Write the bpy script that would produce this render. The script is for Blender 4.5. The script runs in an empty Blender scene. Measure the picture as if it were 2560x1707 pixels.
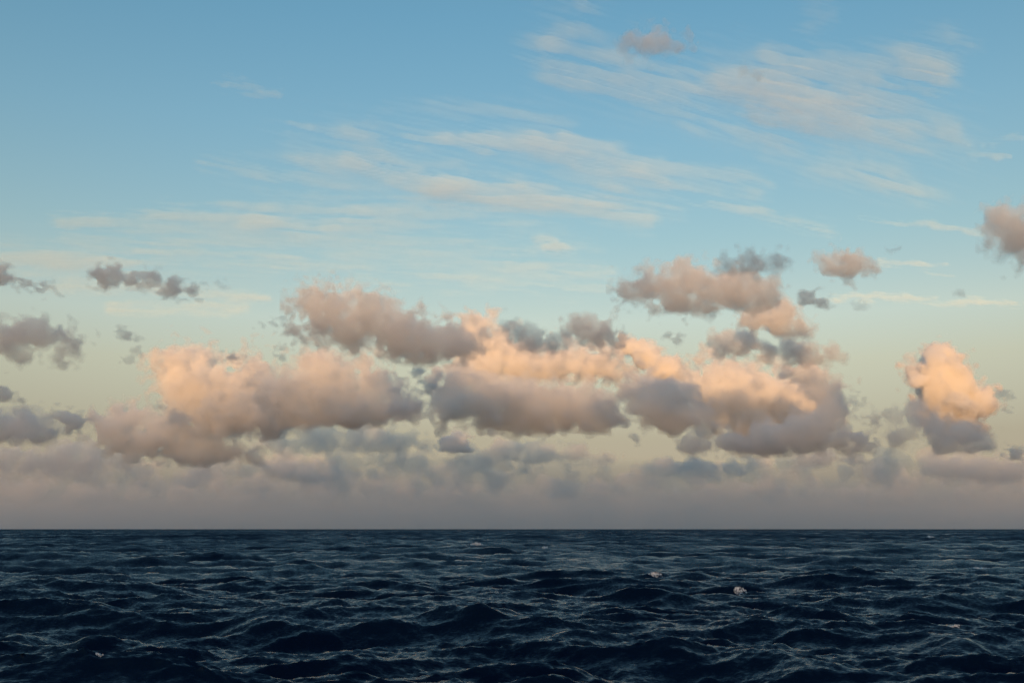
import bpy, math
import numpy as np

# ------------------------------------------------------------------ camera, sky, sun, exposure
SC = bpy.context.scene
COL = SC.collection
FPX = 2489.0                       # focal length in photo pixels (35 mm lens on a 36 mm sensor)
PITCH = math.atan(468.0 / FPX)     # the horizon stands below the middle of the frame
CAM_Z = 3.6
cam_data = bpy.data.cameras.new('camera')
cam_data.lens = 35.0
cam_data.sensor_width = 36.0
cam_data.clip_start = 0.1
cam_data.clip_end = 200000.0
cam = bpy.data.objects.new('camera', cam_data)
cam.location = (0, 0, CAM_Z)
cam.rotation_euler = (math.radians(90) + PITCH, 0, 0)
COL.objects.link(cam)
SC.camera = cam

SUN_EL = math.radians(3.5)         # just above the sea, behind the viewer
SUN_AZ = math.radians(187.0)       # clockwise from +Y
SUN_STRENGTH = 2.0
SUN_COLOR = (1.0, 0.52, 0.195)
SKY_STRENGTH = 0.15
EXPOSURE = 1.2

world = bpy.data.worlds.new('World')
SC.world = world
world.use_nodes = True
wn, wl = world.node_tree.nodes, world.node_tree.links
wn.clear()
w_out = wn.new('ShaderNodeOutputWorld')
w_bg = wn.new('ShaderNodeBackground')
w_sky = wn.new('ShaderNodeTexSky')
w_sky.sky_type = 'NISHITA'
w_sky.sun_disc = False
w_sky.sun_elevation = SUN_EL
w_sky.sun_rotation = SUN_AZ
w_sky.altitude = 0
w_sky.air_density = 0.8
w_sky.dust_density = 0.6
w_sky.ozone_density = 2.0
w_bg.inputs['Strength'].default_value = SKY_STRENGTH
# white balance of the evening sky: a tint that depends on the height above the horizon only
w_geo = wn.new('ShaderNodeTexCoord')
w_sep = wn.new('ShaderNodeSeparateXYZ')
w_ramp = wn.new('ShaderNodeValToRGB')
w_mul = wn.new('ShaderNodeMix')
w_mul.data_type = 'RGBA'
w_mul.blend_type = 'MULTIPLY'
w_mul.inputs['Factor'].default_value = 1.0
SKY_TINT = [(0.0, (0.60, 0.62, 1.15)), (0.022, (0.49, 0.43, 0.69)), (0.048, (0.54, 0.37, 0.38)),
            (0.088, (0.70, 0.42, 0.32)), (0.159, (1.23, 0.71, 0.43)), (0.203, (1.45, 0.91, 0.58)),
            (0.28, (1.20, 0.96, 0.68)), (0.38, (1.05, 1.02, 0.80)), (0.48, (0.90, 1.03, 0.86)), (1.0, (0.82, 1.0, 0.92))]
els = w_ramp.color_ramp.elements
while len(els) < len(SKY_TINT):
    els.new(0.5)
for e, (p, c) in zip(els, SKY_TINT):
    e.position = p
for e, (p, c) in zip(els, SKY_TINT):
    e.color = (*c, 1)
wl.new(w_geo.outputs['Generated'], w_sep.inputs[0])
wl.new(w_sep.outputs['Z'], w_ramp.inputs['Fac'])
wl.new(w_sky.outputs['Color'], w_mul.inputs[6])
wl.new(w_ramp.outputs['Color'], w_mul.inputs[7])
wl.new(w_mul.outputs[2], w_bg.inputs['Color'])
wl.new(w_bg.outputs['Background'], w_out.inputs['Surface'])

sun_data = bpy.data.lights.new('sun', 'SUN')
sun_data.energy = SUN_STRENGTH
sun_data.angle = math.radians(1.8)
sun_data.color = SUN_COLOR
sun = bpy.data.objects.new('sun', sun_data)
sun_vec = (math.sin(SUN_AZ) * math.cos(SUN_EL), math.cos(SUN_AZ) * math.cos(SUN_EL), math.sin(SUN_EL))
from mathutils import Vector
sun.rotation_euler = Vector(sun_vec).to_track_quat('Z', 'Y').to_euler()
COL.objects.link(sun)

SC.view_settings.view_transform = 'Standard'
SC.view_settings.look = 'None'
SC.view_settings.exposure = EXPOSURE
SC.view_settings.gamma = 1.0

SC.cycles.use_adaptive_sampling = True
SC.cycles.adaptive_threshold = 0.02
SC.cycles.use_denoising = True
SC.cycles.max_bounces = 18
SC.cycles.volume_bounces = 11
SC.cycles.transparent_max_bounces = 64

# ------------------------------------------------------------------ helpers
S = 2560.0 / 2352.0                # the shapes were measured on a 2352 pixel wide copy of the photo


def at(px, py, depth):
    """Point at `depth` metres ahead of the viewer seen at a pixel of the 2352 pixel wide photo."""
    u, v = (px * S - 1280.0) / FPX, (853.5 - py * S) / FPX
    c, s = math.cos(PITCH), math.sin(PITCH)
    d = np.array([u, c - v * s, s + v * c])
    return np.array([0, 0, CAM_Z]) + d * (depth / d[1])


def mesh_object(name, verts, quads, mat, parent=None, smooth=True):
    me = bpy.data.meshes.new(name)
    verts = np.ascontiguousarray(verts, dtype=np.float32)
    quads = np.ascontiguousarray(quads, dtype=np.int32)
    n = quads.shape[1]
    me.vertices.add(len(verts))
    me.vertices.foreach_set('co', verts.ravel())
    me.loops.add(quads.size)
    me.loops.foreach_set('vertex_index', quads.ravel())
    me.polygons.add(len(quads))
    me.polygons.foreach_set('loop_start', np.arange(0, quads.size, n, dtype=np.int32))
    me.polygons.foreach_set('loop_total', np.full(len(quads), n, dtype=np.int32))
    if smooth:
        me.polygons.foreach_set('use_smooth', np.ones(len(quads), dtype=bool))
    me.update(calc_edges=True)
    if mat:
        me.materials.append(mat)
    o = bpy.data.objects.new(name, me)
    COL.objects.link(o)
    if parent:
        o.parent = parent
    return o


def tag(o, label=None, cat=None, group=None, kind=None):
    for k, v in (('label', label), ('category', cat), ('group', group), ('kind', kind)):
        if v:
            o[k] = v
    return o


# ------------------------------------------------------------------ the sea
def wave_tile(n, size, lam_peak, lam_min, lam_max, wind_deg, hs, spread, seed):
    """One periodic square of wind sea: height and sideways displacement (FFT of a wave spectrum)."""
    rng = np.random.default_rng(seed)
    k1 = np.fft.fftfreq(n, size / n) * 2 * np.pi
    kx, ky = np.meshgrid(k1, k1, indexing='ij')
    k = np.hypot(kx, ky)
    k[0, 0] = 1
    kp = 2 * np.pi / lam_peak
    spec = np.exp(-1.25 * (kp / k) ** 2) / k ** 4
    th = math.radians(wind_deg)
    cosw = (kx * math.cos(th) + ky * math.sin(th)) / k
    tight = np.clip(spread * np.exp(-0.35 * np.maximum(k / kp - 1, 0)), 1.0, None)
    spec *= np.where(cosw > 0, np.abs(cosw) ** (2 * tight), 0.04 * np.abs(cosw)) + 0.02
    lam = 2 * np.pi / k
    spec *= 1 / (1 + (lam_min / lam) ** 8) / (1 + (lam / lam_max) ** 8)
    spec[0, 0] = 0
    h = (rng.normal(size=(n, n)) + 1j * rng.normal(size=(n, n))) * np.sqrt(spec)
    z = np.fft.ifft2(h).real
    sc = hs / 4 / z.std()
    dx = np.fft.ifft2(1j * kx / k * h).real
    dy = np.fft.ifft2(1j * ky / k * h).real
    return np.stack([dx * sc, dy * sc, z * sc], -1).astype(np.float32), size


TILES = [
    (wave_tile(512, 150.0, 18.0, 1.5, 70.0, -99.0, 1.0, 11.0, 11), 1.0),
    (wave_tile(512, 37.0, 3.0, 0.22, 7.0, -94.0, 0.21, 5.0, 5), 1.0),
    (wave_tile(512, 19.0, 1.1, 0.12, 2.2, -90.0, 0.085, 3.0, 15), 1.0),
    (wave_tile(256, 613.0, 45.0, 14.0, 200.0, -112.0, 0.55, 8.0, 8), 1.0),
]
CHOP = 0.85


def sample_tile(tile, x, y):
    a, size = tile
    n = a.shape[0]
    u, v = x / size * n, y / size * n
    i, j = np.floor(u).astype(np.int64), np.floor(v).astype(np.int64)
    fu, fv = (u - i)[..., None].astype(np.float32), (v - j)[..., None].astype(np.float32)
    i0, j0, i1, j1 = i % n, j % n, (i + 1) % n, (j + 1) % n
    return (a[i0, j0] * (1 - fu) + a[i1, j0] * fu) * (1 - fv) + (a[i0, j1] * (1 - fu) + a[i1, j1] * fu) * fv


# the crests one can tell apart: pixel, distance, height, half width, half depth, heading
CRESTS = [(1065, 1385, 105, .45, .10), (1300, 1412, 110, .38, -.10), (1530, 1436, 50, .35, .25), (790, 1458, 85, .38, .12), (1320, 1500, 120, .40, -.05),
          (1830, 1464, 80, .40, .15), (985, 1345, 90, .45, .15), (180, 1302, 110, .62, .10), (370, 1268, 120, .75, .15), (590, 1285, 80, .60, .0),
          (1110, 1248, 60, .80, .0), (1690, 1354, 75, .48, -.10), (1850, 1380, 100, .45, -.20), (2180, 1437, 55, .38, .0), (2250, 1306, 60, .60, .25),
          (80, 1388, 80, .42, .20), (2130, 1338, 100, .50, .05), (600, 1390, 70, .30, .0), (250, 1408, 60, .28, .1), (1480, 1340, 80, .45, -.1)]


def sea_disp(x, y):
    d = np.zeros(x.shape + (3,), np.float32)
    r = np.hypot(x, y)
    for t, (tile, g) in enumerate(TILES):
        s = sample_tile(tile, x, y) * g
        if t in (1, 2):
            s *= (1 / (1 + (r / (260.0 if t == 1 else 90.0)) ** 2))[..., None]
        d += s
    d[..., :2] *= CHOP
    for px, py, half, amp, lean in CRESTS:
        dep = (py - 1212.0) * S / FPX
        dist = (CAM_Z - 0.35 - amp) / dep
        cx, cy = (px * S - 1280.0) / FPX * dist, dist
        hw, hd = half * S / FPX * dist, 2.1 * amp + 0.5
        dx, dy = x - cx, y - cy
        near = (np.abs(dx) < 3.2 * hw) & (np.abs(dy) < 9 * hd)
        if not near.any():
            continue
        a, b = dx[near], dy[near]
        s = b - lean * a - 0.22 * hw * np.sin(a / hw * 2.1 + px)
        fall = np.where(s < 0, hd * 0.85, hd * 1.5)
        prof = np.exp(-(np.sqrt((s / fall) ** 2 + 0.04) - 0.2)) * np.exp(-0.5 * (a / (0.75 * hw)) ** 2)
        prof = prof - 0.35 * np.exp(-0.5 * ((s + 2.3 * hd) / (1.2 * hd)) ** 2) * np.exp(-0.5 * (a / hw) ** 2)
        d[near, 2] += amp * prof
        d[near, 1] += -0.35 * amp * prof
    fade = np.clip((r - 3) / 8, 0, 1)[..., None]
    return d * fade


def build_sea():
    a_view = np.radians(np.linspace(-32, 32, 680))
    a_rest = np.radians(np.linspace(32, 328, 60)[1:-1])
    ang = np.concatenate([a_view, a_rest])
    rings = [4.0]
    while rings[-1] < 60000:
        r = rings[-1]
        rings.append(r * (1 + (0.03 if r < 13 else 0.0058 if r < 80 else 0.011 if r < 700 else 0.05)))
    rings = np.array(rings)
    R, A = np.meshgrid(rings, ang, indexing='ij')
    x, y = R * np.sin(A), R * np.cos(A)
    d = sea_disp(x, y)
    v = np.stack([x + d[..., 0], y + d[..., 1], d[..., 2]], -1)
    nr, na = x.shape
    idx = np.arange(nr * na).reshape(nr, na)
    nxt = np.roll(idx, -1, axis=1)
    q = np.stack([idx[:-1], nxt[:-1], nxt[1:], idx[1:]], -1).reshape(-1, 4)[:, ::-1]
    verts = np.concatenate([v.reshape(-1, 3), [[0, 0, 0]]])
    c = len(verts) - 1
    fan = np.stack([np.full(na, c), idx[0], nxt[0]], -1)
    fan = np.concatenate([fan, fan[:, :1]], 1)[:, [0, 2, 1]]
    # the innermost disc as quads made of pairs of spokes
    k = np.arange(0, na - 1, 2)
    disc = np.stack([np.full(len(k), c), idx[0, (k + 2) % na], idx[0, k + 1], idx[0, k]], -1)
    o = mesh_object('sea', verts, np.concatenate([q, disc]), sea_material())
    tag(o, 'dark navy open sea with short choppy waves out to the horizon', 'sea', kind='structure')
    return o, v[:, :680]


def new_mat(name):
    m = bpy.data.materials.new(name)
    m.use_nodes = True
    m.node_tree.nodes.clear()
    return m, m.node_tree.nodes, m.node_tree.links


def sea_material():
    m, n, l = new_mat('sea_water')
    out = n.new('ShaderNodeOutputMaterial')
    b = n.new('ShaderNodeBsdfPrincipled')
    b.inputs['Base Color'].default_value = (0.0008, 0.0056, 0.022, 1)
    b.inputs['Roughness'].default_value = 0.21
    b.inputs['IOR'].default_value = 1.333
    b.inputs['Specular IOR Level'].default_value = 0.22
    geo = n.new('ShaderNodeNewGeometry')
    # wind ripples too small to model: they tilt the surface by a few degrees
    total = None
    for scale, tilt, sy in ((0.9, 0.06, 1.0), (3.6, 0.08, 1.0), (13.0, 0.22, 1.0)):
        mp = n.new('ShaderNodeMapping')
        mp.inputs['Scale'].default_value = (scale * 0.55, scale, scale)
        mp.inputs['Rotation'].default_value = (0, 0, math.radians(14))
        tx = n.new('ShaderNodeTexNoise')
        tx.inputs['Scale'].default_value = 1.0
        tx.inputs['Detail'].default_value = 1.0
        l.new(geo.outputs['Position'], mp.inputs['Vector'])
        l.new(mp.outputs['Vector'], tx.inputs['Vector'])
        sub = n.new('ShaderNodeVectorMath')
        sub.operation = 'SUBTRACT'
        sub.inputs[1].default_value = (0.5, 0.58, 0.5)
        l.new(tx.outputs['Color'], sub.inputs[0])
        mul = n.new('ShaderNodeVectorMath')
        mul.operation = 'MULTIPLY'
        mul.inputs[1].default_value = (tilt * 1.8, tilt * 3.0, 0)
        l.new(sub.outputs[0], mul.inputs[0])
        if total is None:
            total = mul
        else:
            ad = n.new('ShaderNodeVectorMath')
            ad.operation = 'ADD'
            l.new(total.outputs[0], ad.inputs[0])
            l.new(mul.outputs[0], ad.inputs[1])
            total = ad
    # far out the single waves are finer than the mesh: what shows of them is their near faces
    ln = n.new('ShaderNodeVectorMath')
    ln.operation = 'LENGTH'
    l.new(geo.outputs['Position'], ln.inputs[0])
    mr = n.new('ShaderNodeMapRange')
    for k_, v_ in (('From Min', 25.0), ('From Max', 420.0), ('To Min', -0.06), ('To Max', -0.30)):
        mr.inputs[k_].default_value = v_
    l.new(ln.outputs['Value'], mr.inputs['Value'])
    un = n.new('ShaderNodeVectorMath')
    un.operation = 'NORMALIZE'
    l.new(geo.outputs['Position'], un.inputs[0])
    # gusts: patches of rougher and calmer water
    gust = None
    for sx_, sy_ in ((0.016, 0.0035), (0.06, 0.018), (0.15, 0.07)):
        mp = n.new('ShaderNodeMapping')
        mp.inputs['Scale'].default_value = (sx_, sy_, 0.0)
        tx = n.new('ShaderNodeTexNoise')
        tx.inputs['Scale'].default_value = 1.0
        tx.inputs['Detail'].default_value = 2.0
        l.new(geo.outputs['Position'], mp.inputs['Vector'])
        l.new(mp.outputs['Vector'], tx.inputs['Vector'])
        if gust is None:
            gust = tx.outputs['Fac']
        else:
            am = n.new('ShaderNodeMath')
            am.operation = 'ADD'
            l.new(gust, am.inputs[0])
            l.new(tx.outputs['Fac'], am.inputs[1])
            gust = am.outputs[0]
    gm = n.new('ShaderNodeMapRange')
    for k_, v_ in (('From Min', 1.1), ('From Max', 1.9), ('To Min', 0.35), ('To Max', 1.65)):
        gm.inputs[k_].default_value = v_
    l.new(gust, gm.inputs['Value'])
    gx = n.new('ShaderNodeMath')
    gx.operation = 'MULTIPLY'
    l.new(mr.outputs['Result'], gx.inputs[0])
    l.new(gm.outputs['Result'], gx.inputs[1])
    fl = n.new('ShaderNodeVectorMath')
    fl.operation = 'SCALE'
    l.new(un.outputs[0], fl.inputs[0])
    l.new(gx.outputs[0], fl.inputs['Scale'])
    a0 = n.new('ShaderNodeVectorMath')
    a0.operation = 'ADD'
    l.new(fl.outputs[0], a0.inputs[0])
    l.new(total.outputs[0], a0.inputs[1])
    ad = n.new('ShaderNodeVectorMath')
    ad.operation = 'ADD'
    l.new(geo.outputs['Normal'], ad.inputs[0])
    l.new(a0.outputs[0], ad.inputs[1])
    nm = n.new('ShaderNodeVectorMath')
    nm.operation = 'NORMALIZE'
    l.new(ad.outputs[0], nm.inputs[0])
    l.new(nm.outputs[0], b.inputs['Normal'])
    l.new(b.outputs[0], out.inputs['Surface'])
    return m


SEA, SEA_GRID = build_sea()

# ------------------------------------------------------------------ clouds
def cloud_material(name, density, color, aniso):
    """Water droplets of one even density: all shading comes from light scattered inside the shape."""
    m, n, l = new_mat(name)
    out = n.new('ShaderNodeOutputMaterial')
    v = n.new('ShaderNodeVolumeScatter')
    v.inputs['Color'].default_value = (*color, 1)
    v.inputs['Density'].default_value = density
    v.inputs['Anisotropy'].default_value = aniso
    l.new(v.outputs[0], out.inputs['Volume'])
    return m


WHITE = (0.997, 0.997, 0.997)
M_FRINGE = cloud_material('cloud_fringe', 1 / 170.0, WHITE, 0.0)
M_CORE = cloud_material('cloud_core', 1 / 120.0, WHITE, 0.0)
M_WISP = cloud_material('cloud_wisp', 1 / 130.0, WHITE, 0.0)
M_TOWER_FRINGE = cloud_material('cloud_tower_fringe', 1 / 160.0, WHITE, 0.0)
M_TOWER_CORE = cloud_material('cloud_tower_core', 1 / 42.0, WHITE, 0.0)
TOWER = (M_TOWER_FRINGE, M_TOWER_CORE)
M_LOW_FRINGE = cloud_material('low_cloud_fringe', 1 / 480.0, WHITE, 0.0)
M_LOW_CORE = cloud_material('low_cloud_core', 1 / 380.0, WHITE, 0.0)
LOW = (M_LOW_FRINGE, M_LOW_CORE)
M_SCRAP_CORE = cloud_material('cloud_scrap_core', 1 / 80.0, WHITE, 0.0)


def surface_nets(f, origin, h):
    """Closed quad mesh of the surface f = 0 (inside where f > 0), f on a regular grid."""
    ins = f > 0
    nx, ny, nz = f.shape
    c = np.zeros((nx - 1, ny - 1, nz - 1), np.uint8)
    offs = [(i, j, k) for i in (0, 1) for j in (0, 1) for k in (0, 1)]
    for i, j, k in offs:
        c += ins[i:nx - 1 + i, j:ny - 1 + j, k:nz - 1 + k]
    ci = np.argwhere((c > 0) & (c < 8))
    if len(ci) == 0:
        return None, None
    num = np.full(c.shape, -1, np.int32)
    num[ci[:, 0], ci[:, 1], ci[:, 2]] = np.arange(len(ci))
    val = {o: f[ci[:, 0] + o[0], ci[:, 1] + o[1], ci[:, 2] + o[2]] for o in offs}
    acc = np.zeros((len(ci), 3))
    cnt = np.zeros(len(ci))
    for o in offs:
        for ax in range(3):
            if o[ax]:
                continue
            p = tuple(1 if a == ax else o[a] for a in range(3))
            a, b = val[o], val[p]
            cross = (a > 0) != (b > 0)
            t = np.where(cross, a / np.where(cross, a - b, 1), 0)
            pt = np.tile(np.array(o, float), (len(ci), 1))
            pt[:, ax] += t
            acc += pt * cross[:, None]
            cnt += cross
    v = (ci + acc / cnt[:, None]) * h + origin
    quads = []
    for ax in range(3):
        b, d = (ax + 1) % 3, (ax + 2) % 3
        lo = [slice(None)] * 3
        hi = [slice(None)] * 3
        lo[ax], hi[ax] = slice(0, -1), slice(1, None)
        e = np.argwhere(ins[tuple(lo)] != ins[tuple(hi)])
        e = e[(e[:, b] > 0) & (e[:, d] > 0) & (e[:, b] < f.shape[b] - 1) & (e[:, d] < f.shape[d] - 1)]
        s = ins[e[:, 0], e[:, 1], e[:, 2]]
        q = []
        for db, dd in ((0, 0), (-1, 0), (-1, -1), (0, -1)):
            p = e.copy()
            p[:, b] += db
            p[:, d] += dd
            q.append(num[p[:, 0], p[:, 1], p[:, 2]])
        q = np.stack(q, -1)
        q[~s] = q[~s][:, ::-1]
        quads.append(q)
    return v, np.concatenate(quads)


def random_field(shape, k_low, power, rng, stretch=1.0):
    """Random field of unit spread: flat up to k_low cycles per voxel, then falling with a power law."""
    kx = np.fft.fftfreq(shape[0])[:, None, None] * stretch
    ky = np.fft.fftfreq(shape[1])[None, :, None] * stretch
    kz = np.fft.rfftfreq(shape[2])[None, None, :]
    k2 = kx * kx + ky * ky + kz * kz
    amp = (k2 + k_low * k_low) ** (-power / 2)
    amp *= np.exp(-k2 / 0.25 ** 2)
    amp[0, 0, 0] = 0
    w = np.fft.rfftn(rng.standard_normal(shape, dtype=np.float32))
    g = np.fft.irfftn(w * amp, s=shape)
    return (g / g.std()).astype(np.float32)


def even(n):
    n = int(n)
    while True:
        m = n
        for p in (2, 3, 5):
            while m % p == 0:
                m //= p
        if m == 1 and n % 2 == 0:
            return n
        n += 1


def cloud(lobes, depth, label, base=None, px=3.6, billow=0.20, ragged=0.28, lumps=0.24, core=0.15, thick=1.0, wide=1.18, seed=0, soft=False,
          mats=None, tilt=0.0, group=None, name='cumulus_cloud'):
    """A cumulus: round lobes at (x, y, r) in photo pixels run together, roughened, cut off flat at the base row."""
    rng = np.random.default_rng(seed + 7)
    L = []
    for lb in lobes:
        off = lb[3] if len(lb) > 3 else 0.0
        p = at(lb[0], lb[1], depth + off)
        r = lb[2] * S / FPX * np.linalg.norm(p - np.array([0, 0, CAM_Z]))
        if len(lb) <= 3:
            p[1] += rng.uniform(-0.5, 0.5) * r
        L.append((p, r * 0.97))
    rm = float(np.mean([r for _, r in L]))
    h = px / FPX * depth
    lo = np.min([p - r * np.array([wide, thick, 1]) for p, r in L], 0) - 0.55 * rm - 3 * h
    hi = np.max([p + r * np.array([wide, thick, 1]) for p, r in L], 0) + 0.55 * rm + 3 * h
    shape = tuple(even(np.ceil(n)) for n in (hi - lo) / h)
    ax = [(lo[a] + h * np.arange(shape[a])).astype(np.float32) for a in range(3)]
    X, Y, Z = ax[0][:, None, None], ax[1][None, :, None], ax[2][None, None, :]
    k = 6.0 / rm
    acc = np.zeros(shape, np.float32)
    for p, r in L:
        d = np.sqrt(((X - p[0]) / wide) ** 2 + ((Y - p[1]) / thick) ** 2 + (Z - p[2]) ** 2)
        acc += np.exp(np.clip(k * (r - d), -40, 40))
    f = np.log(acc + 1e-12) / (k * rm)
    wl_big = h / (1.7 * rm)
    g1 = random_field(shape, wl_big, 3.2, rng)
    g2 = random_field(shape, wl_big * 1.7, 2.4 if soft else 2.7, rng, 1.6 if soft else 1.0)
    g3 = random_field(shape, wl_big * 3.6, 4.4, rng)
    body = f + billow * (np.abs(g1) * 1.25 - 0.85) + (0.0 if soft else lumps) * (np.abs(g3) * 1.25 - 0.8)
    f = body + ragged * g2
    fc = body + 0.55 * ragged * g2
    if base is not None:
        zb = at(lobes[0][0], base, depth)[2] + (X - at(lobes[0][0], base, depth)[0]) * tilt
        under = (Z - zb) / rm * 1.0 + 0.10 * g2 + 0.10 * g1
        f = np.minimum(f, under)
        fc = np.minimum(fc, under)
    for a in range(3):
        sl = [slice(None)] * 3
        for e in (slice(0, 2), slice(-2, None)):
            sl[a] = e
            f[tuple(sl)] = -1
    m_f, m_c = mats or (M_FRINGE, M_CORE)
    org = at(np.mean([l[0] for l in lobes]), np.mean([l[1] for l in lobes]), depth)
    v, q = surface_nets(f, lo - org, h)
    fringe = mesh_object(name if core is None else 'fringe', v, q, m_f)
    o = fringe
    if core is not None:
        o = bpy.data.objects.new(name, None)
        COL.objects.link(o)
        fringe.parent = o
    o.location = org
    tag(o, label, 'cloud', group)
    if core is not None:
        fc = fc - core
        for a in range(3):
            sl = [slice(None)] * 3
            for e in (slice(0, 2), slice(-3, None)):
                sl[a] = e
                fc[tuple(sl)] = -1
        st = 2 if shape[0] > 40 else 1
        v, q = surface_nets(fc[::st, ::st, ::st], lo - org, h * st)
        if v is not None:
            mesh_object('core', v, q, m_c, o)
    return o


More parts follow.
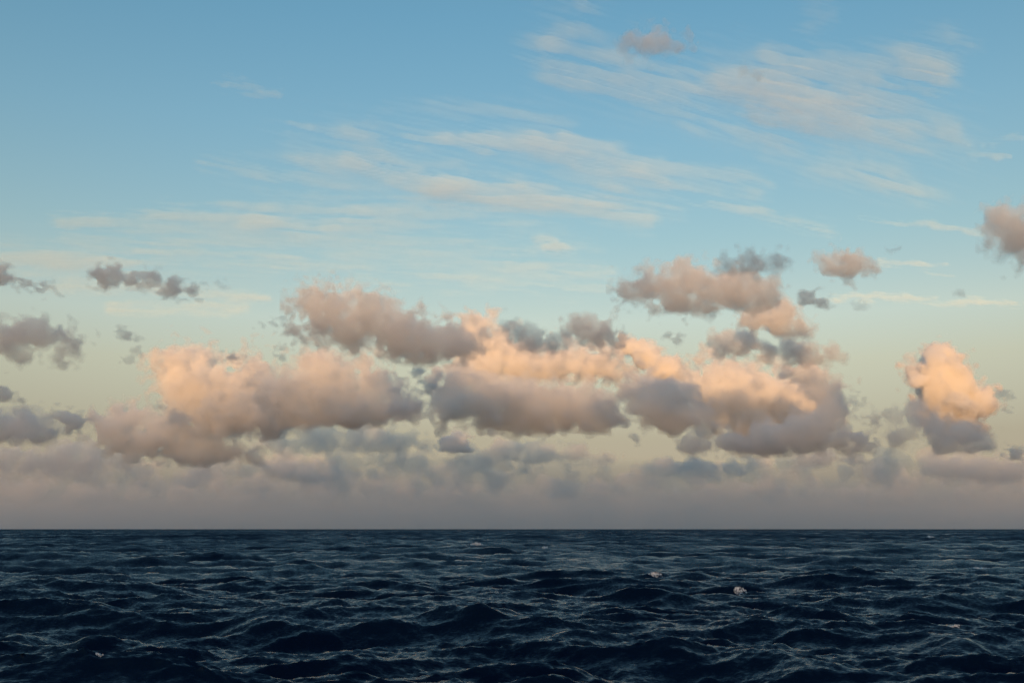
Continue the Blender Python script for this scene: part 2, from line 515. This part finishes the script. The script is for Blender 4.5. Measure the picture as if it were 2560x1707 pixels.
G_HIGH = 'cumulus clouds above the sea'
CLOUDS = [
    # lobes, distance, label, options
    ([(385, 828, 32), (440, 835, 42), (410, 870, 40), (455, 900, 62), (540, 905, 58), (580, 852, 36), (610, 880, 34), (520, 960, 62), (620, 965, 45), (440, 950, 40)],
     8800, 'tall peach topped cumulus with two bright heads, left of centre', dict(base=1004, seed=1)),
    ([(600, 885, 24), (650, 905, 40), (690, 900, 42), (735, 850, 46), (765, 900, 62), (830, 940, 55), (862, 877, 40), (690, 950, 48), (915, 938, 32), (780, 955, 55), (838, 828, 18)],
     8300, 'grey based cumulus with a dark nub overlapping the tall left cloud', dict(base=978, seed=2)),
    ([(715, 695, 40), (775, 705, 46), (730, 748, 42), (850, 738, 50), (920, 768, 55), (1000, 785, 46), (1050, 792, 42), (960, 812, 36), (800, 755, 44)],
     6000, 'long mauve cumulus sloping down to the right, pink along its top', dict(base=838, seed=3)),
    ([(1085, 765, 40), (1130, 800, 46), (1180, 830, 52), (1280, 842, 50), (1360, 845, 46), (1418, 852, 30), (1110, 850, 40), (1230, 850, 46)],
     9000, 'bright peach cumulus in the middle with a wide lit flank', dict(base=880, seed=4)),
    ([(1175, 765, 24), (1230, 778, 34), (1275, 788, 26)],
     4300, 'ragged slate grey cloud cap above the bright middle cumulus', dict(seed=5, ragged=.4)),
    ([(1328, 752, 28), (1368, 765, 36), (1408, 782, 22)],
     5600, 'small rounded pink cloud right of the slate grey cap', dict(seed=6)),
    ([(1050, 880, 42), (1030, 930, 46), (1120, 915, 56), (1200, 930, 62), (1290, 930, 55), (1355, 945, 45), (1180, 965, 45), (1250, 970, 45), (1400, 945, 22)],
     8200, 'broad dusky pink cumulus low in the middle of the sky', dict(base=998, seed=7)),
    ([(960, 858, 15), (985, 885, 18), (925, 940, 26), (905, 900, 10), (955, 935, 16)],
     7000, 'torn pink shreds between the left and middle clouds', dict(seed=8, ragged=.45, core=.3)),
    ([(1452, 800, 22), (1485, 822, 30), (1530, 852, 36), (1510, 870, 28)],
     9600, 'small brilliant gold head behind the middle right cumulus', dict(seed=9, ragged=.18, mats=TOWER)),
    ([(1470, 895, 34), (1500, 925, 50), (1545, 950, 50), (1600, 962, 26), (1560, 905, 36), (1425, 950, 18)],
     7800, 'plum grey cumulus under the brilliant gold head', dict(base=996, seed=10)),
    ([(1640, 870, 42), (1695, 880, 52), (1740, 920, 62), (1820, 940, 55), (1650, 930, 55), (1860, 960, 45), (1760, 980, 62)],
     9000, 'large peach cumulus right of centre, lit across its front', dict(base=1040, seed=11, ragged=.24)),
    ([(1880, 880, 30), (1908, 905, 36), (1925, 942, 28), (1895, 965, 36), (1850, 1000, 45), (1770, 1012, 45), (1690, 1018, 36), (1610, 1026, 26), (1580, 1025, 16)],
     7400, 'grey cumulus wrapping round the right foot of the large peach one', dict(base=1046, seed=12, ragged=.26)),
    ([(1448, 668, 28), (1510, 660, 44), (1590, 650, 46), (1550, 688, 42), (1695, 665, 48), (1745, 682, 36), (1650, 675, 40), (1620, 700, 30)],
     5000, 'mauve cumulus high on the right with an orange right half', dict(base=728, seed=13)),
    ([(1675, 612, 22), (1720, 602, 30), (1780, 600, 22)],
     3600, 'slate grey cap on the high right hand cumulus', dict(seed=14, ragged=.38)),
    ([(1735, 728, 34), (1790, 735, 42), (1832, 758, 22)],
     6100, 'compact orange cloud hanging below the high right cumulus', dict(base=784, seed=15)),
    ([(1660, 788, 26), (1710, 785, 34), (1765, 812, 24), (1820, 808, 28), (1870, 820, 24), (1920, 815, 20)],
     6500, 'narrow mauve cloud bar above the large peach cumulus', dict(base=842, seed=16)),
    ([(1815, 858, 18), (1850, 852, 24)],
     7400, 'small salmon puff under the narrow cloud bar', dict(seed=17)),
    ([(1908, 610, 28), (1945, 615, 34), (1990, 622, 17)],
     4600, 'lone square mauve cloud high on the right', dict(seed=18)),
    ([(1855, 685, 18), (1885, 692, 16)],
     4300, 'small grey cloud below the lone square one', dict(seed=19, ragged=.42)),
    ([(1970, 700, 9), (1985, 702, 7)], 4200, 'tiny grey scrap right of the small grey cloud', dict(seed=20, ragged=.45, core=None)),
    ([(2048, 572, 9)], 3800, 'tiny faint scrap right of the lone square cloud', dict(seed=21, ragged=.5, core=None)),
    ([(2200, 673, 8), (2212, 674, 6)], 4200, 'tiny flat grey scrap far out on the right', dict(seed=22, ragged=.45, core=None)),
    ([(2300, 512, 36), (2345, 540, 46), (2340, 585, 28), (2280, 565, 12)], 3900, 'ragged salmon cloud cut by the right edge of the picture', dict(seed=23, ragged=.42)),
    ([(2170, 832, 42), (2148, 872, 54), (2195, 892, 52), (2100, 856, 26), (2222, 925, 40), (2255, 930, 26), (2165, 935, 52), (2190, 975, 46), (2235, 985, 34)],
     9800, 'brightest golden cumulus tower, standing alone on the right', dict(base=1015, seed=24, ragged=.13, lumps=.16, wide=1.05, mats=TOWER)),
    ([(2010, 972, 20), (2055, 1003, 20), (2108, 958, 30), (2150, 985, 32), (2215, 1002, 36), (2258, 1014, 30), (2180, 1022, 28), (2085, 1000, 16), (2040, 950, 12)],
     7400, 'broken grey cloud under the golden tower', dict(base=1042, seed=25, ragged=.46, wide=1.0, mats=(M_LOW_FRINGE, M_CORE))),
    ([(1930, 1010, 24), (1972, 1010, 26)], 7200, 'small dark grey cloud between the peach cumulus and the golden tower', dict(seed=26, ragged=.34)),
    ([(1845, 1055, 20), (1900, 1050, 22), (1960, 1052, 22)], 11500, 'low grey cloud bar under the small dark grey one', dict(base=1070, seed=27, wide=1.6, ragged=.30, mats=LOW)),
    ([(-10, 636, 26), (48, 652, 17), (98, 660, 13)], 4700, 'upper of the slate clouds cut by the left edge', dict(seed=28, ragged=.42)),
    ([(250, 635, 26), (308, 642, 19), (345, 638, 20), (400, 664, 20), (440, 670, 14)], 4700, 'drawn out slate cloud high on the left', dict(seed=29, ragged=.44)),
    ([(503, 648, 9), (515, 660, 6)], 3800, 'thin curl of grey right of the drawn out slate cloud', dict(seed=30, ragged=.5, core=None)),
    ([(10, 772, 32), (80, 768, 34), (130, 765, 26), (172, 785, 16), (40, 808, 24), (142, 815, 18)],
     5300, 'wide slate and pink cloud at the left edge, middle height', dict(seed=31, ragged=.40)),
    ([(272, 760, 11), (292, 770, 12), (312, 782, 9)], 4600, 'short slanting grey streak of cloud on the left', dict(seed=32, ragged=.36, core=.3)),
    ([(310, 806, 10), (292, 824, 8)], 5600, 'faint pink scrap under the slanting grey streak', dict(seed=33, ragged=.5, core=None)),
    ([(515, 820, 10), (540, 820, 12)], 5200, 'small flat grey cloud over the tall left cumulus', dict(seed=34, ragged=.38, core=.3)),
    ([(5, 905, 19), (50, 915, 7)], 5600, 'small dark cloud at the left edge over the low bank', dict(seed=35, ragged=.34)),
    ([(15, 975, 36), (80, 985, 34), (122, 992, 20)], 6800, 'dark blue grey cumulus low at the left edge', dict(base=1021, seed=36, wide=1.3, ragged=.36)),
    ([(150, 958, 18), (172, 970, 22)], 6600, 'small dark puff right of the low left cumulus', dict(seed=37, ragged=.34)),
    ([(255, 985, 32), (318, 968, 32), (360, 1000, 42), (420, 1025, 40), (500, 1040, 36), (570, 1048, 22), (300, 1020, 40)],
     8900, 'low pinkish cumulus under the foot of the tall left cloud', dict(base=1070, seed=38, wide=1.4, ragged=.36)),
    ([(395, 960, 16), (420, 965, 12), (370, 935, 9)], 6000, 'dark tatters left of the tall left cumulus', dict(seed=39, ragged=.5, core=None)),
    ([(640, 1018, 26), (740, 1012, 34), (840, 1006, 36), (900, 1020, 28), (970, 1020, 18)],
     11500, 'long grey cloud below the two left hand cumulus', dict(base=1042, seed=40, wide=1.6, ragged=.30, mats=LOW)),
    ([(1045, 1018, 26), (1030, 1026, 18), (1062, 1026, 16)], 12500, 'small dark dome shaped cloud low in the middle', dict(base=1036, seed=41)),
    ([(1175, 1036, 30), (1235, 1042, 30), (1320, 1036, 20), (1400, 1052, 16), (1285, 1046, 22)], 12800, 'low blue grey cloud under the broad dusky pink one', dict(base=1062, seed=42, wide=1.6, ragged=.30, mats=LOW)),
    ([(2175, 1070, 30), (2255, 1082, 30), (2330, 1085, 30)], 12500, 'low grey cloud bar at the right edge', dict(base=1104, seed=43, wide=1.6, ragged=.30, mats=LOW)),
    ([(10, 1052, 28), (70, 1062, 28), (150, 1050, 32), (200, 1062, 26)], 12500, 'low merged grey cloud at the left edge above the haze', dict(base=1092, seed=60, wide=1.6, ragged=.30, mats=LOW)),
    ([(640, 1080, 30), (690, 1092, 28), (750, 1096, 22)], 14000, 'flat grey cloud low under the long grey one', dict(base=1108, seed=61, wide=1.6, ragged=.30, mats=LOW)),
    ([(770, 1056, 16), (860, 1058, 18), (960, 1056, 16), (1040, 1060, 15), (1120, 1062, 14)], 12500, 'very long thin grey bar low left of centre', dict(base=1070, seed=62, wide=1.6, ragged=.30, mats=LOW, core=None)),
    ([(1540, 1072, 22), (1610, 1078, 26), (1690, 1076, 24), (1750, 1070, 20)], 14000, 'low grey cloud under the wrapping grey cumulus', dict(base=1096, seed=63, wide=1.6, ragged=.30, mats=LOW)),
    ([(2335, 1043, 14)], 8200, 'tiny dark cloud low at the right edge', dict(seed=44, ragged=.45, core=.3)),
    ([(2295, 905, 9), (2315, 908, 9), (2318, 942, 8)], 6000, 'dark curls right of the golden tower', dict(seed=45, ragged=.5, core=None)),
    ([(1448, 106, 24), (1508, 98, 32), (1560, 108, 22)], 2700, 'faint mauve cloud near the top of the sky', dict(seed=46, ragged=.36, core=.3)),
    ([(1705, 165, 12), (1740, 170, 11)], 2300, 'barely visible grey scrap near the top, right of the faint mauve cloud', dict(seed=47, ragged=.5, core=None)),
    ([(1530, 770, 9), (1555, 778, 12)], 4600, 'small grey wisp between the pink cloud and the narrow bar', dict(seed=48, ragged=.42, core=.3)),
    ([(1459, 1004, 8), (1459, 1014, 7)], 7000, 'tiny upright grey scrap under the plum grey cumulus', dict(seed=49, ragged=.45, core=.3)),
    ([(1976, 910, 9), (1980, 926, 6)], 6000, 'tiny dark scrap right of the large peach cumulus', dict(seed=50, ragged=.5, core=None)),
    ([(600, 752, 9), (628, 745, 10), (650, 738, 10)], 4600, 'thin grey wisps at the left tip of the sloping cumulus', dict(seed=51, ragged=.5, core=None)),
    ([(645, 800, 10), (648, 822, 8)], 6200, 'faint pink scrap below the sloping cumulus', dict(seed=52, ragged=.5, core=None)),
]
for lobes, dist, label, opt in CLOUDS:
    rmax = max(l[2] for l in lobes)
    small = rmax < 30
    opt.setdefault('px', 2.7 if small else 4.0 if opt['seed'] in (1, 2, 3, 4, 9, 11, 13, 24) else 5.6)
    if small:
        opt.setdefault('mats', (M_WISP, M_SCRAP_CORE))
        opt['soft'] = True
        opt.setdefault('wide', 1.3)
        opt.setdefault('billow', 0.10)
        opt['ragged'] = opt.get('ragged', 0.36) * 1.05
    cloud(lobes, dist, label, group=G_HIGH, **opt)


def shade_bank_behind(name, label, y0, top, base, x0, x1, seed, knots=None):
    """An unseen row of cumulus added towards the setting sun: it keeps the sea and the low clouds ahead in shade."""
    rng = np.random.default_rng(seed)
    h = 160.0
    lo = np.array([x0, y0 - 1800, base - 500.0])
    hi = np.array([x1, y0 + 1800, top + 900.0])
    shape = tuple(even(np.ceil(n)) for n in (hi - lo) / h)
    ax = [lo[a] + h * np.arange(shape[a]) for a in range(3)]
    X, Y, Z = ax[0][:, None, None], ax[1][None, :, None], ax[2][None, None, :]
    g = random_field(shape, h / 3500.0, 2.4, rng)
    tops = 40.0 * random_field((shape[0], 8, 8), h / 2000.0, 3.0, rng)[:, :1, :1]
    if knots:
        tops = tops + np.interp(ax[0], [k[0] for k in knots], [k[1] for k in knots])[:, None, None] - top
    f = np.minimum(top + tops - Z, Z - base) / 400.0
    f = np.minimum(f, (1300 - np.abs(Y - y0)) / 400.0) + 0.14 * g
    for a in range(3):
        sl = [slice(None)] * 3
        for e in (slice(0, 2), slice(-2, None)):
            sl[a] = e
            f[tuple(sl)] = -1
    org = np.array([(x0 + x1) / 2, y0, base])
    v, q = surface_nets(f, lo - org, h)
    o = mesh_object(name, v, q, M_SHADE_BANK)
    o.location = org
    tag(o, label, 'cloud bank', kind='stuff')
    return o


M_SHADE_BANK = cloud_material('shade_cloud_bank', 1 / 1900.0, WHITE, 0.0)  # thin enough to let some sun leak into the shade ahead
SHADE_TOPS = [(-15000, 2050), (-8000, 2150), (-5000, 2230), (-4000, 2190), (-3200, 2100), (-2200, 1950), (-1600, 1980), (-500, 1930), (200, 1880), (900, 1850), (2300, 2030), (5000, 2100), (13000, 2000)]  # top heights shaped to set where shade ends on the clouds ahead
shade_bank_behind('shade_cloud_bank', 'long unseen row of cumulus added behind the viewer to shade the scene', -6000.0, 1830.0, 480.0, -15000.0, 13000.0, 3, SHADE_TOPS)
shade_bank_behind('shade_cloud_bank', 'farther unseen row of cumulus added behind the viewer to shade the near sea', -14500.0, 2150.0, 420.0, -17000.0, 13000.0, 4)  # added to stop sun passing under the nearer row


# ------------------------------------------------------------------ far low clouds and high ice clouds
def slab_object(name, P, T, mat):
    """Closed lens of cloud: a curved sheet of points P (n, m, 3) swollen to thickness T (n, m) metres."""
    n, m = T.shape
    up = np.zeros_like(P)
    up[..., 2] = T / 2
    v = np.concatenate([(P + up).reshape(-1, 3), (P - up * 0.9).reshape(-1, 3)])
    idx = np.arange(n * m).reshape(n, m)
    keep = ((T[:-1, :-1] > 0) | (T[1:, :-1] > 0) | (T[1:, 1:] > 0) | (T[:-1, 1:] > 0)).ravel()
    q = np.stack([idx[:-1, :-1], idx[1:, :-1], idx[1:, 1:], idx[:-1, 1:]], -1).reshape(-1, 4)[keep]
    q = np.concatenate([q, q[:, ::-1] + n * m])
    used, inv = np.unique(q, return_inverse=True)
    v = v[used]
    org = v.mean(0)
    o = mesh_object(name, v - org, inv.reshape(-1, 4), mat)
    o.location = org
    return o


def field2(shape, sx, sy, angle, power, rng):
    """2D random field stretched along `angle`: feature sizes sx along and sy across, in cells."""
    kx = np.fft.fftfreq(shape[0])[:, None]
    ky = np.fft.fftfreq(shape[1])[None, :]
    a = math.radians(angle)
    u, w = (kx * math.cos(a) + ky * math.sin(a)) * sx, (-kx * math.sin(a) + ky * math.cos(a)) * sy
    k2 = u * u + w * w
    amp = (k2 + 1) ** (-power / 2)
    amp[0, 0] = 0
    g = np.fft.ifft2(np.fft.fft2(rng.standard_normal(shape)) * amp).real
    return g / g.std()


CIRRUS_Z = 9000.0
M_CIRRUS = cloud_material('cirrus_ice', 1 / 1500.0, (0.68, 0.89, 1.0), -0.45)


def cirrus(strokes, label, fall, seed, step=6.4, gain=190.0, sx=80.0, sy=7.0, warp=16.0):
    rng = np.random.default_rng(seed)
    angle = -fall
    pts = np.array([p for s in strokes for p in s[0]], float)
    wmax = max(s[1] for s in strokes)
    x0, y0 = pts.min(0) - 3.2 * wmax
    x1, y1 = pts.max(0) + 3.2 * wmax
    gx, gy = np.arange(x0, x1, step), np.arange(y0, y1, step * 0.7)
    X, Y = np.meshgrid(gx, gy, indexing='ij')
    g = field2(X.shape, sx, sy, angle, 2.0, rng)
    gb = field2(X.shape, 34, 24, angle, 2.4, rng)
    g_fine = field2(X.shape, 38.0, 2.2, angle + 5, 1.7, rng)
    gw = field2(X.shape, 26, 26, 0, 2.6, rng)
    Xw, Yw = X + warp * gw, Y + warp * 0.38 * gb
    T = np.zeros(X.shape)
    for line, w, s in strokes:
        best = np.zeros(X.shape)
        for (ax, ay), (bx, by) in zip(line[:-1], line[1:]):
            ll = (bx - ax) ** 2 + (by - ay) ** 2
            t = np.clip(((Xw - ax) * (bx - ax) + (Yw - ay) * (by - ay)) / ll, 0, 1)
            d2 = (Xw - ax - t * (bx - ax)) ** 2 + (Yw - ay - t * (by - ay)) ** 2
            best = np.maximum(best, np.exp(-d2 / (2 * (w * 1.2) ** 2)))
        T += best * s
    T = T * np.clip(0.52 + 0.24 * g + 0.19 * g_fine + 0.12 * gb, 0.02, None)
    T = np.clip(T - 0.015, 0, None) ** 1.3
    T = T / (1 + 0.9 * T) * gain * 1.75
    T[[0, -1]] = 0
    T[:, [0, -1]] = 0
    P = np.empty(X.shape + (3,))
    c, s_ = math.cos(PITCH), math.sin(PITCH)
    u, v = (X * S - 1280.0) / FPX, (853.5 - Y * S) / FPX
    k = (CIRRUS_Z - CAM_Z) / (s_ + v * c)
    P[..., 0], P[..., 1], P[..., 2] = u * k, (c - v * s_) * k, CIRRUS_Z
    T = T * np.clip(np.sin(np.arctan2(CIRRUS_Z, np.hypot(P[..., 0], P[..., 1]))) / 0.3, 0.3, 2)
    o = slab_object('cirrus_cloud', P, T, M_CIRRUS)
    return tag(o, label, 'cloud', 'cirrus streaks high in the sky')


cirrus([([(1690, 205), (1850, 250), (1960, 255)], 24, .55), ([(1790, 185), (1900, 195), (2130, 190)], 30, .55), ([(1850, 240), (2050, 275), (2220, 312)], 24, .5),
        ([(2190, 110), (2080, 200)], 28, .45), ([(1890, 40), (1780, 150)], 26, .25), ([(1720, 250), (1835, 288)], 14, .5), ([(1650, 180), (1800, 170), (2000, 150), (2150, 130)], 34, .3), ([(1700, 230), (1900, 300), (2100, 330)], 30, .35)],
       'bright feathery ice cloud at the upper right', -14, 1)
cirrus([([(1345, 20), (1290, 80), (1240, 120), (1290, 170), (1400, 195), (1560, 242), (1720, 305), (1850, 360), (1980, 400), (2120, 445)], 19, .5),
        ([(1230, 140), (1400, 165), (1640, 180)], 26, .25), ([(1320, 120), (1600, 190), (1900, 300), (2150, 330)], 62, .24)],
       'long pale band slanting down from the top towards the right edge', -20, 2)
cirrus([([(690, 290), (800, 310), (960, 325), (1100, 350)], 9, .7), ([(1060, 312), (1200, 335), (1330, 375), (1480, 405), (1570, 440), (1700, 470), (1890, 530)], 12, .75),
        ([(1290, 328), (1420, 352), (1560, 390), (1750, 435)], 12, .55), ([(480, 378), (620, 395), (800, 372), (930, 392), (1060, 422)], 15, .45),
        ([(820, 368), (960, 400), (1080, 420)], 13, .5), ([(900, 268), (1100, 255), (1300, 300)], 18, .22), ([(1000, 430), (1300, 440), (1560, 480)], 16, .35), ([(700, 380), (1000, 395), (1400, 430)], 58, .28)],
       'sheaf of thin white streaks across the middle of the blue sky', -13, 3)
cirrus([([(160, 520), (300, 500), (430, 490), (600, 490), (760, 500), (900, 490), (1100, 460), (1300, 470), (1500, 497)], 17, .62), ([(600, 515), (690, 535), (800, 520)], 12, .5), ([(180, 540), (500, 545), (900, 535), (1200, 520)], 22, .3), ([(700, 440), (900, 445), (1150, 430)], 20, .28)],
       'broad white veil of ice cloud under the thin streaks on the left', -2, 4)
cirrus([([(-20, 600), (300, 608)], 15, .6), ([(150, 655), (600, 683)], 10, .45), ([(250, 715), (560, 712)], 7, .6), ([(500, 690), (620, 682)], 6, .5),
        ([(700, 640), (1000, 652), (1400, 662)], 9, .4), ([(1150, 600), (1420, 632)], 9, .35), ([(300, 570), (700, 600)], 14, .3), ([(-40, 590), (500, 585), (1300, 600)], 36, .3)],
       'level pale streaks just over the left hand clouds', -2, 5)
cirrus([([(1240, 553), (1290, 562)], 7, 1.4), ([(1255, 571), (1275, 571)], 5, 1.6), ([(1180, 580), (1310, 574)], 6, .5)],
       'small white fleck of ice cloud in mid sky above the clouds', -3, 6, step=4.0, sx=22, sy=5, gain=130, warp=4.0)
cirrus([([(495, 188), (560, 196), (640, 215)], 8, .5)], 'short pale wisp alone in the upper left blue', -12, 7, step=4.0)
cirrus([([(1900, 680), (2060, 692), (2370, 697)], 5, .75)], 'thin level white line below the lone square cloud', -2, 8, step=4.0)
cirrus([([(2030, 605), (2190, 625)], 5, .6)], 'short pale streak right of the lone square cloud', -5, 9, step=4.0)
cirrus([([(1980, 490), (2150, 525), (2250, 532)], 5, .65)], 'thin pale streak left of the salmon cloud at the right edge', -11, 10, step=4.0)
cirrus([([(2230, 345), (2310, 362)], 6, .6)], 'tiny pale streak high above the salmon cloud', -8, 11, step=4.0)
cirrus([([(2280, 325), (2370, 318)], 7, .6)], 'pale streak running out of the right edge', 4, 12, step=4.0)


rng_far = np.random.default_rng(77)
far = []
for row, dist in ((1062, 12500), (1076, 14000), (1094, 16500), (1115, 20000), (1136, 25000)):
    for x in np.arange(-60, 2420, 62):
        if rng_far.random() < 0.72:
            far.append((x + rng_far.uniform(-30, 30), row + rng_far.uniform(-12, 8), rng_far.uniform(12, 26), dist - 15500 + rng_far.uniform(-900, 900)))
M_FAR = cloud_material('far_cloud', 1 / 450.0, WHITE, 0.0)
o = cloud(far, 15500, None, px=12.0, billow=0.3, ragged=0.4, core=None, seed=70, wide=1.5, mats=(M_FAR, M_FAR), name='distant_cloud_bank')
del o['category']
tag(o, 'merged grey cloud deck far off above the horizon', 'cloud bank', kind='stuff')


def haze_bank(y0, y1, top, density):
    """Flat layer of mist lying on the far sea; it thins out towards the viewer."""
    n, m = 120, 60
    ys = y0 * (y1 / y0) ** np.linspace(0, 1, m)
    U, Yg = np.meshgrid(np.linspace(-1.3, 1.3, n), ys, indexing='ij')
    g = field2((n, m), 30, 26, 0, 2.6, np.random.default_rng(5))
    T = top * (1 + 0.07 * g) * np.clip((Yg - y0) / 4500.0, 0.0, 1) ** 0.8
    T[:, -1] = T[[0, -1]] = 0
    P = np.stack([U * Yg, Yg, np.zeros_like(U)], -1)
    v_top, v_low = P.copy(), P.copy()
    v_top[..., 2] = T - 2
    v_low[..., 2] = -2.5
    idx = np.arange(n * m).reshape(n, m)
    q = np.stack([idx[:-1, :-1], idx[1:, :-1], idx[1:, 1:], idx[:-1, 1:]], -1).reshape(-1, 4)
    rim = []
    for a, b in ((idx[0, ::-1], None), (idx[-1], None), (idx[:, 0], None), (idx[::-1, -1], None)):
        rim.append(np.stack([a[:-1], a[:-1] + n * m, a[1:] + n * m, a[1:]], -1))
    o = mesh_object('mist_bank', np.concatenate([v_top.reshape(-1, 3), v_low.reshape(-1, 3)]), np.concatenate([q, q[:, ::-1] + n * m] + rim),
                    cloud_material('sea_mist', density, WHITE, 0.0))
    return tag(o, 'smooth grey mist lying on the far sea under the clouds', 'mist', kind='stuff')


haze_bank(7000.0, 55000.0, 820.0, 1 / 9500.0)


# ------------------------------------------------------------------ whitecaps on the breaking crests
def foam_material():
    m, n, l = new_mat('sea_foam')
    out = n.new('ShaderNodeOutputMaterial')
    b = n.new('ShaderNodeBsdfPrincipled')
    b.inputs['Roughness'].default_value = 0.7
    tx = n.new('ShaderNodeTexNoise')
    tx.inputs['Scale'].default_value = 9.0
    tx.inputs['Detail'].default_value = 4.0
    cr = n.new('ShaderNodeValToRGB')
    cr.color_ramp.elements[0].color = (0.62, 0.63, 0.63, 1)
    cr.color_ramp.elements[1].color = (0.84, 0.84, 0.83, 1)
    geo = n.new('ShaderNodeNewGeometry')
    l.new(geo.outputs['Position'], tx.inputs['Vector'])
    l.new(tx.outputs['Fac'], cr.inputs['Fac'])
    l.new(cr.outputs['Color'], b.inputs['Base Color'])
    b.inputs['Subsurface Weight'].default_value = 0.3
    b.inputs['Subsurface Radius'].default_value = (0.05, 0.05, 0.05)
    l.new(b.outputs[0], out.inputs['Surface'])
    return m


M_FOAM = foam_material()
_v = SEA_GRID.astype(float)
_c, _s = math.cos(PITCH), math.sin(PITCH)
_f = _v[..., 1] * _c + (_v[..., 2] - CAM_Z) * _s
_px = (1280 + FPX * _v[..., 0] / _f) / S
_py = (853.5 - FPX * (-_v[..., 1] * _s + (_v[..., 2] - CAM_Z) * _c) / _f) / S
_py[_f < 3] = 1e5
_seen = _py <= np.minimum.accumulate(_py, axis=0) + 0.3


def whitecap(px, py, half, high, label, seed):
    """Crumbling foam draped over the crest nearest to the given place."""
    rng = np.random.default_rng(seed)
    score = np.abs(_px - px) / 14 + np.abs(_py - py) / 4 - 3.0 * _v[..., 2]
    score[~_seen | (np.abs(_px - px) > 30) | (np.abs(_py - py) > 9)] = 1e9
    i, j = np.unravel_index(np.argmin(score), score.shape)
    p = _v[i, j]
    dist = np.linalg.norm(p - np.array([0, 0, CAM_Z]))
    m = S / FPX * dist
    # the patch follows the modelled water: vertices of the sea round the crest
    lat = np.abs(_px - _px[i, j]) < half * 1.3
    rad = np.hypot(_v[..., 0], _v[..., 1])
    ok = lat & (np.abs(rad - rad[i, j]) < max(0.08, 0.7 * m * high))
    ii, jj = np.nonzero(ok)
    i0, i1, j0, j1 = ii.min() - 1, ii.max() + 2, jj.min(), jj.max() + 1
    g = _v[i0:i1, j0:j1]
    n0, n1 = g.shape[:2]
    rep = max(1, int(np.ceil(24 / n0))), max(1, int(np.ceil(60 / n1)))
    ui, uj = np.linspace(0, n0 - 1, n0 * rep[0]), np.linspace(0, n1 - 1, n1 * rep[1])
    a, b = np.minimum(ui.astype(int), n0 - 2), np.minimum(uj.astype(int), n1 - 2)
    fa, fb = (ui - a)[:, None, None], (uj - b)[None, :, None]
    G = (g[a][:, b] * (1 - fa) + g[a + 1][:, b] * fa) * (1 - fb) + (g[a][:, b + 1] * (1 - fa) + g[a + 1][:, b + 1] * fa) * fb
    u = np.linspace(-1, 1, G.shape[0])[:, None]
    w = np.linspace(-1, 1, G.shape[1])[None, :]
    nz = field2(G.shape[:2], 9, 6, 0, 1.7, rng)
    crest = (G[..., 2] - G[..., 2].min()) / np.ptp(G[..., 2])
    T = 0.75 * crest - 0.10 - 1.15 * w * w - 0.6 * u * u + 0.46 * nz
    T = np.clip(T, 0, 0.9) ** 0.7 * np.clip(0.45 + 0.8 * field2(G.shape[:2], 3.0, 4.0, 0, 1.6, rng), 0, 1.5) * m * high * 0.5
    T[[0, -1]] = 0
    T[:, [0, -1]] = 0
    G[..., 2] += T * 0.35
    o = slab_object('whitecap', G, T * (1 + 0.25 * field2(G.shape[:2], 2.5, 2.5, 0, 1.5, rng)).clip(0.4), M_FOAM)
    return tag(o, label, 'whitecap', 'whitecaps breaking on the waves')


for k, (px, py, half, high, label) in enumerate([
        (1095, 1246, 13, 8, 'largest whitecap, on the steep crest near the middle of the horizon'),
        (1470, 1218, 9, 4, 'bright white fleck almost on the horizon right of centre'),
        (2140, 1232, 10, 4, 'white fleck near the horizon on the right'),
        (2250, 1304, 18, 5, 'slanting whitecap on a dark crest near the right edge'),
        (1700, 1357, 16, 1.3, 'broken foam on the dark wave right of centre'),
        (1505, 1321, 16, 1.5, 'thin foam streak left of the dark wave with foam'),
        (2190, 1438, 14, 4, 'foam specks on the dark hump in the lower right'),
        (232, 1505, 8, 4, 'small foam tip low on the left'),
        (1250, 1256, 7, 5, 'tiny foam tip right of the largest whitecap')]):
    whitecap(px, py, half, high, label, 200 + k)
